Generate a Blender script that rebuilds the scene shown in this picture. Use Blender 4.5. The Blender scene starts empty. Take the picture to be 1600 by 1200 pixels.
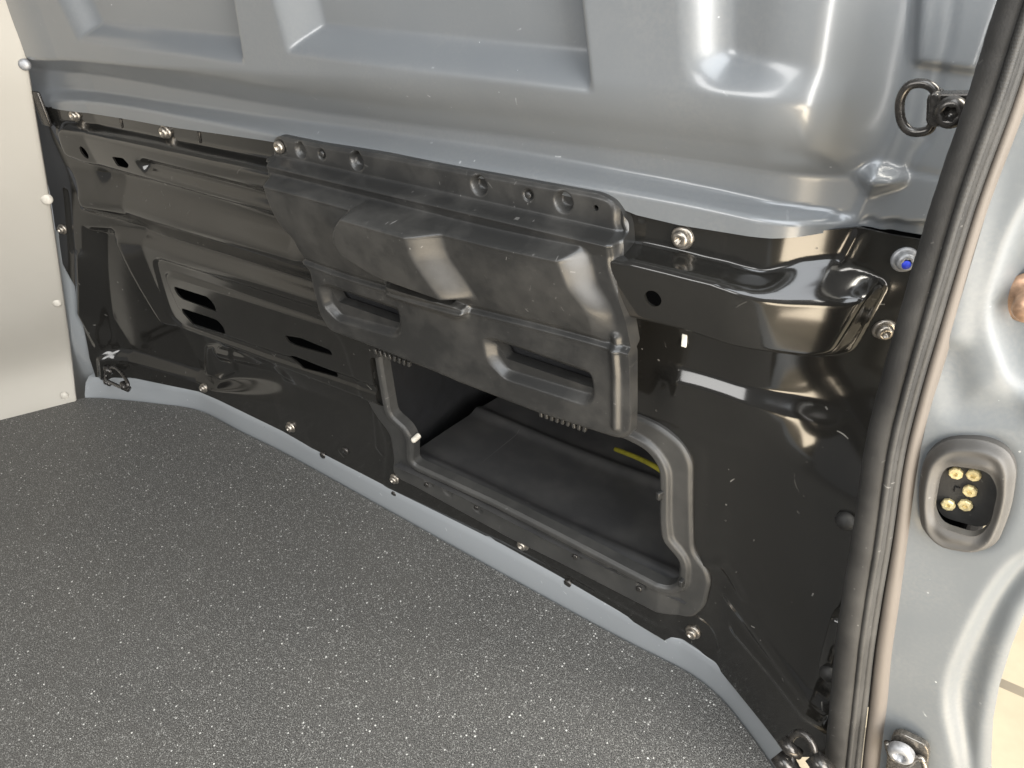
import bpy, math, random
import numpy as np
from mathutils import Matrix, Vector

# ------------------------------------------------------------------ camera, world, light, exposure
scn = bpy.context.scene
COL = scn.collection
F_PX, H_CAM = 1200.0, 1.0
def solve_cam(f, vp, dx):
    a = np.array([vp[0]-800, vp[1]-600, f], float)
    Y = -(a[0]*dx + a[2]*f)/a[1]
    D = np.array([dx, Y, f]); D /= np.linalg.norm(D)
    R = -a/np.linalg.norm(a)
    N = np.cross(D, R)
    if N[2] < 0: N = -N
    return R, N, -D
R_, N_, U_ = solve_cam(F_PX, (-1086, -85), 120)
M_ = np.array([R_, N_, U_])                       # image axes -> world axes (x along the bulkhead, y towards the cab, z up)
cd = bpy.data.cameras.new('camera'); cam = bpy.data.objects.new('camera', cd); COL.objects.link(cam)
cd.sensor_width = 36.0; cd.lens = 36.0*F_PX/1600.0; cd.clip_start = 0.02; cd.clip_end = 100
xr, yd, fw = M_[:, 0], M_[:, 1], M_[:, 2]
mw = Matrix(((xr[0], -yd[0], -fw[0], 0), (xr[1], -yd[1], -fw[1], 0), (xr[2], -yd[2], -fw[2], H_CAM), (0, 0, 0, 1)))
cam.matrix_world = mw
scn.camera = cam
scn.render.resolution_x, scn.render.resolution_y = 1024, 768
w = bpy.data.worlds.new('World'); scn.world = w; w.use_nodes = True
w.node_tree.nodes['Background'].inputs[0].default_value = (0.97, 0.98, 1.0, 1)
w.node_tree.nodes['Background'].inputs[1].default_value = 0.19
def area(name, loc, target, sx, sy, power, color):
    l = bpy.data.lights.new(name, 'AREA'); l.shape = 'RECTANGLE'; l.size = sx; l.size_y = sy
    l.energy = power; l.color = color
    o = bpy.data.objects.new(name, l); COL.objects.link(o)
    o.location = loc
    o.rotation_euler = (Vector(target)-Vector(loc)).to_track_quat('-Z', 'Y').to_euler()
    return o
# daylight that falls in through the open sliding door (right) and the open rear doors (behind)
area('door_daylight', (0.95, 0.10, 0.85), (-0.5, 0.40, 0.60), 0.9, 1.3, 40, (1.0, 0.965, 0.91))
area('paving_bounce', (1.00, -0.10, -0.45), (0.30, 0.20, 0.70), 0.9, 0.9, 27, (1.0, 0.84, 0.62))
area('paving_bounce', (1.05, -1.10, -0.45), (0.35, -0.60, 0.70), 1.0, 0.95, 32, (1.0, 0.84, 0.62))
area('rear_daylight', (-0.75, -1.35, 1.55), (-0.75, 0.15, 0.0), 1.3, 0.8, 20, (1.0, 0.985, 0.96))
area('sky_daylight', (0.35, -0.20, 2.0), (-0.25, 0.1, 0.1), 1.2, 1.5, 26, (0.92, 0.96, 1.0))
area('outdoor_daylight', (1.3, 1.9, 2.6), (0.7, 1.7, -0.5), 1.6, 1.6, 150, (1.0, 0.95, 0.84))
scn.view_settings.view_transform = 'Standard'; scn.view_settings.look = 'None'
scn.view_settings.exposure = 0.5; scn.view_settings.gamma = 1.0
random.seed(4)
rng = np.random.default_rng(7)

# ------------------------------------------------------------------ pixel -> place helpers
Y0 = 0.685                                        # plane of the bulkhead
def ray(px, py):
    return M_ @ np.array([px-800.0, py-600.0, F_PX])
def on_z(px, py, z):
    r = ray(px, py); t = (z-H_CAM)/r[2]; return r[0]*t, r[1]*t
def on_y(px, py, y):
    r = ray(px, py); t = y/r[1]; return np.array([r[0]*t, r[2]*t+H_CAM])
def sstep(a, b, x):
    t = np.clip((x-a)/(b-a), 0, 1); return t*t*(3-2*t)
KT_PX = [(120,575),(146,589),(210,591),(311,612),(341,625),(442,674),(487,700),(600,758),(784,850),(877,902),(1027,990),(1060,998),(1117,1034),(1192,1127),(1235,1185)]
KT_Z = 0.05
KT = np.array([on_z(x, y, KT_Z) for x, y in KT_PX])
def d_bot(X):
    return np.interp(X, KT[:, 0], Y0-KT[:, 1])
XR = -0.235
def d_top(X):
    left = 0.0
    t = np.clip((X-XR)/0.05, 0, 4.0)
    right = -0.026*np.where(t < 1, 0.5*t*t, t-0.5)
    right = np.maximum(right, -0.066)
    return left+right
def d0(X, Z):
    k = sstep(0.06, 0.42, Z)
    left = np.interp(Z, [0, 0.45, 0.8, 1.2, 1.5], [0.10, 0.07, 0.025, -0.02, -0.05])*np.clip((-1.40-X)/0.30, 0, 1.3)
    return d_bot(X)*(1-k)+(d_top(X)*sstep(0.40, 0.56, Z)+left)*k
def W(px, py, off=0.0):
    Y = Y0-off
    for _ in range(40):
        p = on_y(px, py, Y)
        Y = 0.5*Y+0.5*(Y0-off-float(d0(p[0], p[1])))
    return on_y(px, py, Y)
def P(pts, off=0.0, ch=0):
    a = np.array([W(x, y, off) for x, y in pts])
    return chaikin(a, ch)
def chaikin(a, n, closed=True):
    for _ in range(n):
        b = np.roll(a, -1, 0)
        q = 0.75*a+0.25*b; r = 0.25*a+0.75*b
        a = np.stack([q, r], 1).reshape(-1, 2)
    return a
def round_poly(a, rad, n=5):
    """closed polygon with its corners filleted"""
    out = []
    m = len(a)
    for i in range(m):
        p, c, q = a[i-1], a[i], a[(i+1) % m]
        u = p-c; v = q-c; lu, lv = np.linalg.norm(u), np.linalg.norm(v)
        k = min(rad, lu*0.48, lv*0.48)
        s, e = c+u/lu*k, c+v/lv*k
        for t in np.linspace(0, 1, n):
            out.append((1-t)**2*s+2*t*(1-t)*c+t*t*e)
    return np.array(out)
def RP(pts, off=0.0, rad=0.01, n=5):
    return round_poly(P(pts, off), rad, n)
def sdf(X, Z, poly):
    """signed distance, negative inside"""
    shp = X.shape; x = X.ravel(); z = Z.ravel()
    best = np.full(x.shape, 1e9); ins = np.zeros(x.shape, bool)
    m = len(poly)
    for i in range(m):
        ax, az = poly[i-1]; bx, bz = poly[i]
        ex, ez = bx-ax, bz-az
        L = ex*ex+ez*ez+1e-12
        t = np.clip(((x-ax)*ex+(z-az)*ez)/L, 0, 1)
        best = np.minimum(best, (x-ax-t*ex)**2+(z-az-t*ez)**2)
        c = (az > z) != (bz > z)
        if ez != 0:
            ins ^= c & (x < ex*(z-az)/ez+ax)
    s = np.sqrt(best)
    return np.where(ins, -s, s).reshape(shp)
def ease(t):
    return t*t*(3-2*t)
class Relief:
    """a sheet-metal surface: a base depth plus embossed features"""
    def __init__(self, base): self.base = base; self.f = []
    def bump(self, poly, h, bev, soft=True): self.f.append(('b', poly, h, bev, soft)); return self
    def loft(self, outer, inner, h, soft=0.5): self.f.append(('l', outer, inner, h, soft)); return self
    def line(self, pts, h, wd): self.f.append(('n', pts, h, wd)); return self
    def func(self, fn): self.f.append(('f', fn)); return self
    def __call__(self, X, Z):
        X = np.asarray(X, float); Z = np.asarray(Z, float); one = X.ndim == 0
        X = np.atleast_1d(X); Z = np.atleast_1d(Z)
        d = self.base(X, Z).astype(float).copy()
        for f in self.f:
            if f[0] == 'f':
                d += f[1](X, Z); continue
            poly = f[1]; pad = f[3]*1.5 if f[0] == 'n' else 0.004
            m = (X > poly[:, 0].min()-pad) & (X < poly[:, 0].max()+pad) & (Z > poly[:, 1].min()-pad) & (Z < poly[:, 1].max()+pad)
            if not m.any(): continue
            x, z = X[m], Z[m]
            if f[0] == 'b':
                s = sdf(x, z, poly); t = np.clip(-s/f[3], 0, 1)
                d[m] += f[2]*(ease(t) if f[4] else t)
            elif f[0] == 'l':
                so = np.maximum(-sdf(x, z, poly), 0); si = np.maximum(sdf(x, z, f[2]), 0)
                t = so/(so+si+1e-9); d[m] += f[3]*(f[4]*ease(t)+(1-f[4])*t)
            else:
                best = np.full(x.shape, 1e9)
                for i in range(len(poly)-1):
                    ax, az = poly[i]; ex, ez = poly[i+1]-poly[i]
                    t = np.clip(((x-ax)*ex+(z-az)*ez)/(ex*ex+ez*ez+1e-12), 0, 1)
                    best = np.minimum(best, (x-ax-t*ex)**2+(z-az-t*ez)**2)
                t = np.clip(1-np.sqrt(best)/f[3], 0, 1); d[m] += f[2]*ease(t)
        return float(d[0]) if one else d

# ------------------------------------------------------------------ mesh helpers
def link(name, me, mat, parent=None, smooth=True):
    if mat is not None and not me.materials: me.materials.append(mat)
    o = bpy.data.objects.new(name, me); COL.objects.link(o)
    if parent: o.parent = parent
    if smooth:
        me.polygons.foreach_set('use_smooth', np.ones(len(me.polygons), bool))
    return o
def tag(o, label=None, cat=None, group=None, kind=None):
    if label: o['label'] = label
    if cat: o['category'] = cat
    if group: o['group'] = group
    if kind: o['kind'] = kind
    return o
def empty(name, loc, label, cat, group=None):
    o = bpy.data.objects.new(name, None); COL.objects.link(o); o.location = loc
    o.empty_display_size = 0.02
    return tag(o, label, cat, group)
def pydata(name, v, f):
    me = bpy.data.meshes.new(name); me.from_pydata([tuple(map(float, p)) for p in v], [], f); me.update(); return me
def sheet_mesh(name, outline, holes, relief, res, thick, blur=2):
    """height-field sheet in the x-z plane, clipped exactly at its outline and holes, with rims"""
    x0, z0 = outline.min(0)-res; x1, z1 = outline.max(0)+res
    nx = int((x1-x0)/res)+2; nz = int((z1-z0)/res)+2
    gx = x0+np.arange(nx)*res; gz = z0+np.arange(nz)*res
    X, Z = np.meshgrid(gx, gz)
    phi = sdf(X, Z, outline)
    for h in holes:
        m = (X > h[:, 0].min()-0.02) & (X < h[:, 0].max()+0.02) & (Z > h[:, 1].min()-0.02) & (Z < h[:, 1].max()+0.02)
        s = sdf(X[m], Z[m], h); phi[m] = np.maximum(phi[m], -s)
    phi = np.where(np.abs(phi) < 1e-6, 1e-6, phi)
    idx = np.arange(nx*nz).reshape(nz, nx)
    a, b, c, d = idx[:-1, :-1], idx[:-1, 1:], idx[1:, 1:], idx[1:, :-1]
    ph = phi.ravel()
    inn = np.stack([ph[a] < 0, ph[b] < 0, ph[c] < 0, ph[d] < 0], -1)
    n_in = inn.sum(-1)
    full = n_in == 4
    faces = [list(q) for q in np.stack([a[full], b[full], c[full], d[full]], -1).tolist()]
    vx = X.ravel().tolist(); vz = Z.ravel().tolist()
    cache = {}; rim = []
    xr_, zr_ = X.ravel(), Z.ravel()
    def cut(i, j):
        k = (i, j) if i < j else (j, i)
        if k not in cache:
            t = ph[k[0]]/(ph[k[0]]-ph[k[1]])
            t = min(max(t, 0.02), 0.98)
            vx.append(xr_[k[0]]+t*(xr_[k[1]]-xr_[k[0]])); vz.append(zr_[k[0]]+t*(zr_[k[1]]-zr_[k[0]]))
            cache[k] = len(vx)-1
        return cache[k]
    mixed = (n_in > 0) & ~full
    for q in np.stack([a[mixed], b[mixed], c[mixed], d[mixed]], -1).tolist():
        poly = []; outp = inp = None
        for k in range(4):
            i, j = q[k], q[(k+1) % 4]
            if ph[i] < 0:
                poly.append(i)
                if ph[j] >= 0: p = cut(i, j); poly.append(p); outp = p
            elif ph[j] < 0:
                p = cut(i, j); poly.append(p); inp = p
        if len(poly) >= 3:
            faces.append(poly)
            if outp is not None and inp is not None: rim.append((outp, inp))
    vx = np.array(vx); vz = np.array(vz)
    used = np.zeros(len(vx), bool)
    for fc in faces:
        for i in fc: used[i] = True
    remap = -np.ones(len(vx), int); remap[used] = np.arange(used.sum())
    vx, vz = vx[used], vz[used]
    D = relief(X, Z)
    for _ in range(blur):
        E_ = np.pad(D, 1, mode='edge')
        D = 0.25*E_[:-2, 1:-1]+0.5*E_[1:-1, 1:-1]+0.25*E_[2:, 1:-1]
        E_ = np.pad(D, 1, mode='edge')
        D = 0.25*E_[1:-1, :-2]+0.5*E_[1:-1, 1:-1]+0.25*E_[1:-1, 2:]
    gx_ = np.clip((vx-x0)/res, 0, nx-1.001); gz_ = np.clip((vz-z0)/res, 0, nz-1.001)
    ix = gx_.astype(int); iz = gz_.astype(int); fx = gx_-ix; fz = gz_-iz
    dd = (D[iz, ix]*(1-fx)+D[iz, ix+1]*fx)*(1-fz)+(D[iz+1, ix]*(1-fx)+D[iz+1, ix+1]*fx)*fz
    vy = Y0-dd
    V = np.stack([vx, vy, vz], 1).tolist()
    faces = [[int(remap[i]) for i in fc] for fc in faces]
    tk = thick if callable(thick) else (lambda x, z: thick)
    if callable(thick) or thick > 0:
        dup = {}
        def rv(i, back):
            k = (i, back)
            if k not in dup:
                p = V[i]; V.append([p[0], p[1]+((tk(p[0], p[2])) if back else 0.0), p[2]]); dup[k] = len(V)-1
            return dup[k]
        for o_, i_ in rim:
            o_, i_ = int(remap[o_]), int(remap[i_])
            faces.append([rv(i_, 0), rv(o_, 0), rv(o_, 1), rv(i_, 1)])
    me = bpy.data.meshes.new(name); me.from_pydata(V, [], faces); me.update()
    return me
def lathe(name, prof, n=20, star=None):
    """profile (radius, height) turned about the local z axis"""
    v = []; f = []
    for r, h in prof:
        for k in range(n):
            a = 2*math.pi*k/n; v.append((r*math.cos(a), r*math.sin(a), h))
    for i in range(len(prof)-1):
        for k in range(n):
            f.append((i*n+k, i*n+(k+1) % n, (i+1)*n+(k+1) % n, (i+1)*n+k))
    f.append(tuple(range((len(prof)-1)*n, len(prof)*n)))
    return pydata(name, v, f)
def tube_mesh(name, pts, rad, n=12, closed=False, squash=None):
    pts = [Vector(p) for p in pts]; m = len(pts); v = []; f = []
    prev = None
    for i, p in enumerate(pts):
        if closed: t = pts[(i+1) % m]-pts[i-1]
        else: t = pts[min(i+1, m-1)]-pts[max(i-1, 0)]
        t.normalize()
        if prev is None:
            up = Vector((0, 0, 1)) if abs(t.z) < 0.9 else Vector((0, 1, 0)); a = t.cross(up).normalized()
        else:
            a = (prev-t*prev.dot(t)).normalized()
        prev = a; b = t.cross(a)
        r = rad[i] if hasattr(rad, '__len__') else rad
        for k in range(n):
            an = 2*math.pi*k/n; v.append(p+a*(r*math.cos(an))+b*(r*math.sin(an)))
    for i in range(m if closed else m-1):
        j = (i+1) % m
        for k in range(n):
            f.append((i*n+k, i*n+(k+1) % n, j*n+(k+1) % n, j*n+k))
    if not closed:
        f.append(tuple(range(n-1, -1, -1))); f.append(tuple(range((m-1)*n, m*n)))
    return pydata(name, v, f)
def spline(pts, n=10, closed=False):
    """Catmull-Rom through 3-D points"""
    p = [np.array(q, float) for q in pts]; m = len(p); out = []
    for i in range(m if closed else m-1):
        if closed: a, b, c, d = p[i-1], p[i], p[(i+1) % m], p[(i+2) % m]
        else: a, b, c, d = p[max(i-1, 0)], p[i], p[i+1], p[min(i+2, m-1)]
        for t in np.arange(n)/n:
            out.append(0.5*((2*b)+(c-a)*t+(2*a-5*b+4*c-d)*t*t+(3*b-a-3*c+d)*t**3))
    if not closed: out.append(p[-1])
    return out
def box_mesh(name, sx, sy, sz, bev=0.002):
    import bmesh
    bm = bmesh.new(); bmesh.ops.create_cube(bm, size=1)
    bmesh.ops.scale(bm, vec=(sx, sy, sz), verts=bm.verts)
    if bev: bmesh.ops.bevel(bm, geom=bm.edges[:], offset=bev, segments=2, affect='EDGES', profile=0.6)
    me = bpy.data.meshes.new(name); bm.to_mesh(me); bm.free(); return me

# ------------------------------------------------------------------ materials
class NT:
    def __init__(self, name):
        self.m = bpy.data.materials.new(name); self.m.use_nodes = True
        self.t = self.m.node_tree; self.b = self.t.nodes['Principled BSDF']
    def n(self, typ, **kw):
        nd = self.t.nodes.new(typ)
        for k, v in kw.items(): setattr(nd, k, v)
        return nd
    def put(self, sock, v):
        if isinstance(v, bpy.types.NodeSocket): self.t.links.new(v, sock)
        elif isinstance(v, (tuple, list)) and len(v) == 3 and sock.type == 'RGBA': sock.default_value = (*v, 1)
        else: sock.default_value = v
    def math(self, op, a, b=0.0, c=None):
        nd = self.n('ShaderNodeMath', operation=op)
        self.put(nd.inputs[0], a); self.put(nd.inputs[1], b)
        if c is not None: self.put(nd.inputs[2], c)
        return nd.outputs[0]
    def mix(self, fac, a, b):
        nd = self.n('ShaderNodeMix', data_type='RGBA')
        self.put(nd.inputs[0], fac); self.put(nd.inputs[6], a); self.put(nd.inputs[7], b); return nd.outputs[2]
    def noise(self, vec, scale, det=3, rough=0.55):
        nd = self.n('ShaderNodeTexNoise'); self.t.links.new(vec, nd.inputs['Vector'])
        nd.inputs['Scale'].default_value = scale; nd.inputs['Detail'].default_value = det; nd.inputs['Roughness'].default_value = rough
        return nd.outputs[0]
    def ramp(self, v, a, b, lo=0.0, hi=1.0):
        nd = self.n('ShaderNodeMapRange'); self.put(nd.inputs[0], v)
        nd.inputs[1].default_value = a; nd.inputs[2].default_value = b; nd.inputs[3].default_value = lo; nd.inputs[4].default_value = hi
        return nd.outputs[0]
    def obj(self):
        return self.n('ShaderNodeTexCoord').outputs['Object']
    def flat(self, plane='xz'):
        s = self.n('ShaderNodeSeparateXYZ'); self.t.links.new(self.obj(), s.inputs[0])
        c = self.n('ShaderNodeCombineXYZ')
        self.t.links.new(s.outputs[0], c.inputs[0]); self.t.links.new(s.outputs[2 if plane == 'xz' else 1], c.inputs[1])
        return c.outputs[0]
    def scratches(self, uv, scale, length, width, keep):
        """short random strokes, one per Voronoi cell"""
        v = self.n('ShaderNodeTexVoronoi', voronoi_dimensions='2D', feature='F1'); self.t.links.new(uv, v.inputs['Vector'])
        v.inputs['Scale'].default_value = scale
        mul = self.n('ShaderNodeVectorMath', operation='SUBTRACT')
        self.t.links.new(uv, mul.inputs[0]); self.t.links.new(v.outputs['Position'], mul.inputs[1])
        sc = self.n('ShaderNodeSeparateColor'); self.t.links.new(v.outputs['Color'], sc.inputs[0])
        ro = self.n('ShaderNodeVectorRotate', rotation_type='Z_AXIS')
        self.t.links.new(mul.outputs[0], ro.inputs['Vector'])
        self.t.links.new(self.math('MULTIPLY', sc.outputs[0], 6.283), ro.inputs['Angle'])
        s = self.n('ShaderNodeSeparateXYZ'); self.t.links.new(ro.outputs[0], s.inputs[0])
        bend = self.math('MULTIPLY', self.math('MULTIPLY', s.outputs[0], s.outputs[0]), 14.0)
        ay = self.math('ABSOLUTE', self.math('SUBTRACT', s.outputs[1], bend)); ax = self.math('ABSOLUTE', s.outputs[0])
        L = self.math('MULTIPLY', self.math('POWER', sc.outputs[1], 2.5), length)
        m = self.math('MULTIPLY', self.math('LESS_THAN', ay, width), self.math('LESS_THAN', ax, L))
        return self.math('MULTIPLY', m, self.math('LESS_THAN', sc.outputs[2], keep))
    def specks(self, uv, scale, size, keep):
        v = self.n('ShaderNodeTexVoronoi', voronoi_dimensions='2D', feature='F1'); self.t.links.new(uv, v.inputs['Vector'])
        v.inputs['Scale'].default_value = scale
        sc = self.n('ShaderNodeSeparateColor'); self.t.links.new(v.outputs['Color'], sc.inputs[0])
        th = self.math('MULTIPLY', sc.outputs[1], size)
        return self.math('MULTIPLY', self.math('LESS_THAN', v.outputs['Distance'], th), self.math('LESS_THAN', sc.outputs[0], keep)), sc.outputs[2]
    def bump(self, h, strength, dist):
        nd = self.n('ShaderNodeBump'); self.put(nd.inputs['Height'], h)
        nd.inputs['Strength'].default_value = strength; nd.inputs['Distance'].default_value = dist
        self.t.links.new(nd.outputs[0], self.b.inputs['Normal'])
    def set(self, **kw):
        for k, v in kw.items(): self.put(self.b.inputs[k.replace('_', ' ')], v)
        return self

def paint(name, col, metal, rough, coat, wear_col, dust=0.3, scr=0.5, plane='xz', dents=0.0, crough=0.05):
    t = NT(name); uv = t.flat(plane); o = t.obj()
    s1 = t.scratches(uv, 12, 0.013, 0.0006, scr*0.7)
    s2 = t.scratches(uv, 31, 0.005, 0.0007, scr*0.5)
    sp, _ = t.specks(uv, 40, 0.06, scr*0.35)
    wear = t.math('MAXIMUM', t.math('MAXIMUM', s1, s2), sp)
    wear = t.math('MULTIPLY', wear, t.ramp(t.noise(o, 5.5, 3), 0.46, 0.66))
    cloud = t.noise(o, 7, 5, 0.62)
    du = t.math('MULTIPLY', t.ramp(cloud, 0.45, 0.8), dust)
    fine = t.ramp(t.noise(o, 260, 2), 0.35, 0.7)
    du = t.math('MULTIPLY', du, fine)
    c = t.mix(du, col, tuple(0.5*a+0.5*b for a, b in zip(col, (0.36, 0.34, 0.30))))
    c = t.mix(t.math('MULTIPLY', wear, t.ramp(t.noise(o, 90, 2), 0.35, 0.65, 0.05, 0.6)), c, wear_col)
    t.set(Base_Color=c, Metallic=metal, Roughness=t.math('ADD', t.math('ADD', rough, t.math('MULTIPLY', du, 0.5)), t.math('MULTIPLY', wear, 0.35)), Coat_Weight=coat, Coat_Roughness=t.ramp(cloud, 0.3, 0.8, crough, crough+0.10))
    if dents: t.bump(t.noise(o, 6.5, 2), dents, 0.02)
    return t.m
GREY = paint('grey_body_paint', (0.145, 0.156, 0.166), 0.15, 0.36, 0.7, (0.75, 0.77, 0.78), 0.25, 0.55, dents=0.08, crough=0.13)
GREY_F = paint('grey_sill_paint', (0.235, 0.25, 0.262), 0.0, 0.38, 0.4, (0.8, 0.82, 0.83), 0.35, 0.9)
PILLAR = paint('pillar_paint', (0.125, 0.136, 0.143), 0.0, 0.50, 0.12, (0.7, 0.7, 0.68), 0.35, 0.3, dents=0.06, crough=0.13)
BLACK = paint('black_gloss_paint', (0.0118, 0.0114, 0.0104), 0.0, 0.13, 0.35, (0.42, 0.41, 0.38), 0.05, 0.55, dents=0.05)
def plastic(name, col, rough, grain=0.12):
    t = NT(name); o = t.obj(); uv = t.flat()
    g = t.noise(o, 900, 2); cl = t.noise(o, 11, 5, 0.65)
    s1 = t.scratches(uv, 18, 0.009, 0.0004, 0.35); s2 = t.scratches(uv, 60, 0.003, 0.0005, 0.35); sp, _ = t.specks(uv, 90, 0.08, 0.15)
    wear = t.math('MAXIMUM', t.math('MAXIMUM', s1, s2), sp)
    du = t.math('MULTIPLY', t.ramp(cl, 0.42, 0.78), 0.30)
    c = t.mix(du, col, (0.13, 0.125, 0.115))
    wear = t.math('MULTIPLY', wear, t.ramp(t.noise(o, 8, 3), 0.48, 0.66))
    c = t.mix(t.math('MULTIPLY', wear, 0.45), c, (0.26, 0.255, 0.245))
    t.set(Base_Color=c, Roughness=t.ramp(cl, 0.25, 0.8, rough-0.06, rough+0.14), Specular_IOR_Level=0.5)
    t.bump(g, grain, 0.0008)
    return t.m
PLASTIC = plastic('matt_black_plastic', (0.020, 0.020, 0.0196), 0.32)
PLASTIC_F = plastic('grey_black_plastic', (0.036, 0.036, 0.035), 0.42)
TRAY = plastic('tray_plastic', (0.040, 0.040, 0.041), 0.34, 0.05)
RUBBER = plastic('black_rubber', (0.016, 0.0158, 0.0155), 0.60, 0.3)
BEZEL = plastic('grey_plastic', (0.055, 0.052, 0.048), 0.5, 0.15)
def simple(name, col, metal=0.0, rough=0.5, coat=0.0, nscale=60, var=0.25):
    t = NT(name); o = t.obj(); nz = t.noise(o, nscale, 4)
    c = t.mix(t.ramp(nz, 0.3, 0.75), tuple(a*(1-var) for a in col), tuple(min(1, a*(1+var)) for a in col))
    t.set(Base_Color=c, Metallic=metal, Roughness=t.ramp(nz, 0.3, 0.8, max(0.02, rough-0.1), rough+0.12), Coat_Weight=coat)
    return t.m
STEEL = simple('dull_zinc_bolt', (0.33, 0.30, 0.26), 0.85, 0.34, nscale=300)
STEEL_L = simple('bright_zinc_bolt', (0.33, 0.335, 0.345), 0.6, 0.5, nscale=300)
DARKSTEEL = simple('black_zinc_steel', (0.07, 0.066, 0.062), 0.75, 0.28, nscale=200)
BRONZE = simple('bronze_zinc_bracket', (0.20, 0.185, 0.165), 0.85, 0.30, nscale=300)
BRASS = simple('pale_brass', (0.78, 0.66, 0.36), 0.3, 0.4, nscale=300)
BLUE = simple('blue_paint_dab', (0.02, 0.05, 0.60), 0.0, 0.5)
VOID = simple('void_black', (0.006, 0.0065, 0.008), 0.0, 0.85)  # near-black that paints the darkness behind openings; also the key marks
YELLOW = simple('yellow_sheath', (0.30, 0.27, 0.03), 0.0, 0.45)
FLANGE_REFL = simple('flange_reflection', (0.115, 0.100, 0.086), 0.0, 0.7, 0.0, nscale=18, var=0.10)  # warm reflection on the door flange, put into its base colour
WHITE = simple('white_plug', (0.75, 0.74, 0.68), 0.0, 0.5)
RIVET = simple('cream_plug', (0.54, 0.51, 0.45), 0.0, 0.42)
def trim_mat():
    t = NT('beige_hardboard'); o = t.obj()
    a = t.noise(o, 3.2, 4, 0.6); g = t.noise(o, 420, 2)
    c = t.mix(t.ramp(a, 0.35, 0.7), (0.40, 0.378, 0.335), (0.43, 0.408, 0.365))
    t.set(Base_Color=c, Roughness=0.85, Specular_IOR_Level=0.25); t.bump(g, 0.06, 0.0006); return t.m
TRIM = trim_mat()
def floor_mat():
    t = NT('speckled_vinyl'); uv = t.flat('xy'); o = t.obj()
    g = t.noise(uv, 620, 2, 0.7); g2 = t.noise(uv, 210, 3, 0.6)
    big = t.noise(uv, 3.0, 4, 0.6)
    c = t.mix(t.ramp(g, 0.40, 0.64), (0.004, 0.004, 0.004), (0.155, 0.152, 0.144))
    c = t.mix(t.math('MULTIPLY', t.ramp(big, 0.4, 0.75), 0.3), c, (0.09, 0.085, 0.075))
    s1, r1 = t.specks(uv, 180, 0.25, 0.11)
    s2, r2 = t.specks(uv, 480, 0.50, 0.40)
    c = t.mix(t.math('MULTIPLY', s2, 0.5), c, (0.36, 0.36, 0.34))
    c = t.mix(t.math('MULTIPLY', s1, t.ramp(r1, 0.0, 1.0, 0.35, 1.0)), c, (0.70, 0.70, 0.67))
    t.set(Base_Color=c, Roughness=0.46, Specular_IOR_Level=0.5)
    hgt = t.math('ADD', t.math('MULTIPLY', g, 0.7), t.math('MULTIPLY', g2, 0.6))
    t.bump(hgt, 0.8, 0.0022)
    return t.m
FLOOR = floor_mat()

# ------------------------------------------------------------------ the floor and its grey step
def floor_edge():
    px = [(0,658),(130,625),(161,623),(240,631),(311,642),(375,674),(450,711),(600,794),(701,850),(847,931),(975,1000),(1027,1026),(1080,1054),(1125,1090),(1165,1138),(1200,1187),(1225,1225)]
    return [on_z(x, y, 0) for x, y in px]
FE = floor_edge()
back = [(-2.08, -2.0), (-2.0, 0.10)]
fe3 = spline([(x, y, 0) for x, y in FE[2:]], 5)
plan = [(-0.02, 0.40), (0.06, 0.0), (0.07, -2.0), (-2.08, -2.0), (FE[0][0]-0.24, 0.0), (FE[0][0]-0.005, FE[0][1]), (FE[1][0], FE[1][1]+0.004)]
pts = [(p[0], p[1]-0.003) for p in fe3]+plan
n = len(pts)
me = pydata('floor', [(x, y, 0.004) for x, y in pts]+[(x, y, -0.012) for x, y in pts], [tuple(range(n-1, -1, -1))]+[(i, (i+1) % n, n+(i+1) % n, n+i) for i in range(n)])
tag(link('floor', me, FLOOR, smooth=False), kind='structure')
# grey painted step between the vinyl and the bulkhead
low = np.array([(x, y+0.001, -0.012) for x, y in FE[1:]])
KTp = np.array([(x, y, KT_Z) for x, y in KT]+[(0.0, KT[-1][1]-0.10, KT_Z)])
ls = np.array(spline(low, 6)); xs = ls[:, 0]
top = np.stack([xs+0.0, np.interp(xs, KTp[:, 0], KTp[:, 1]), np.full(len(xs), KT_Z)], 1)
v = []; f = []
prof = [(0.0, 0.0), (0.22, 0.40), (0.55, 0.80), (0.9, 0.985), (1.0, 1.0)]
for i in range(len(ls)):
    a, b = ls[i], top[i]
    if b[1] < a[1]+0.006: b[1] = a[1]+0.006
    for s, h in prof: v.append((a[0], a[1]+(b[1]-a[1])*s, a[2]+(b[2]-a[2])*h))
    v.append((a[0], b[1]+0.06, KT_Z+0.004))
m = len(prof)+1
for i in range(len(ls)-1):
    for k in range(m-1): f.append((i*m+k, (i+1)*m+k, (i+1)*m+k+1, i*m+k+1))
step = tag(link('floor_step', pydata('floor_step', v, f), GREY_F), 'pale blue-grey painted metal step strip along the edge of the speckled floor', 'sill strip')

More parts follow.
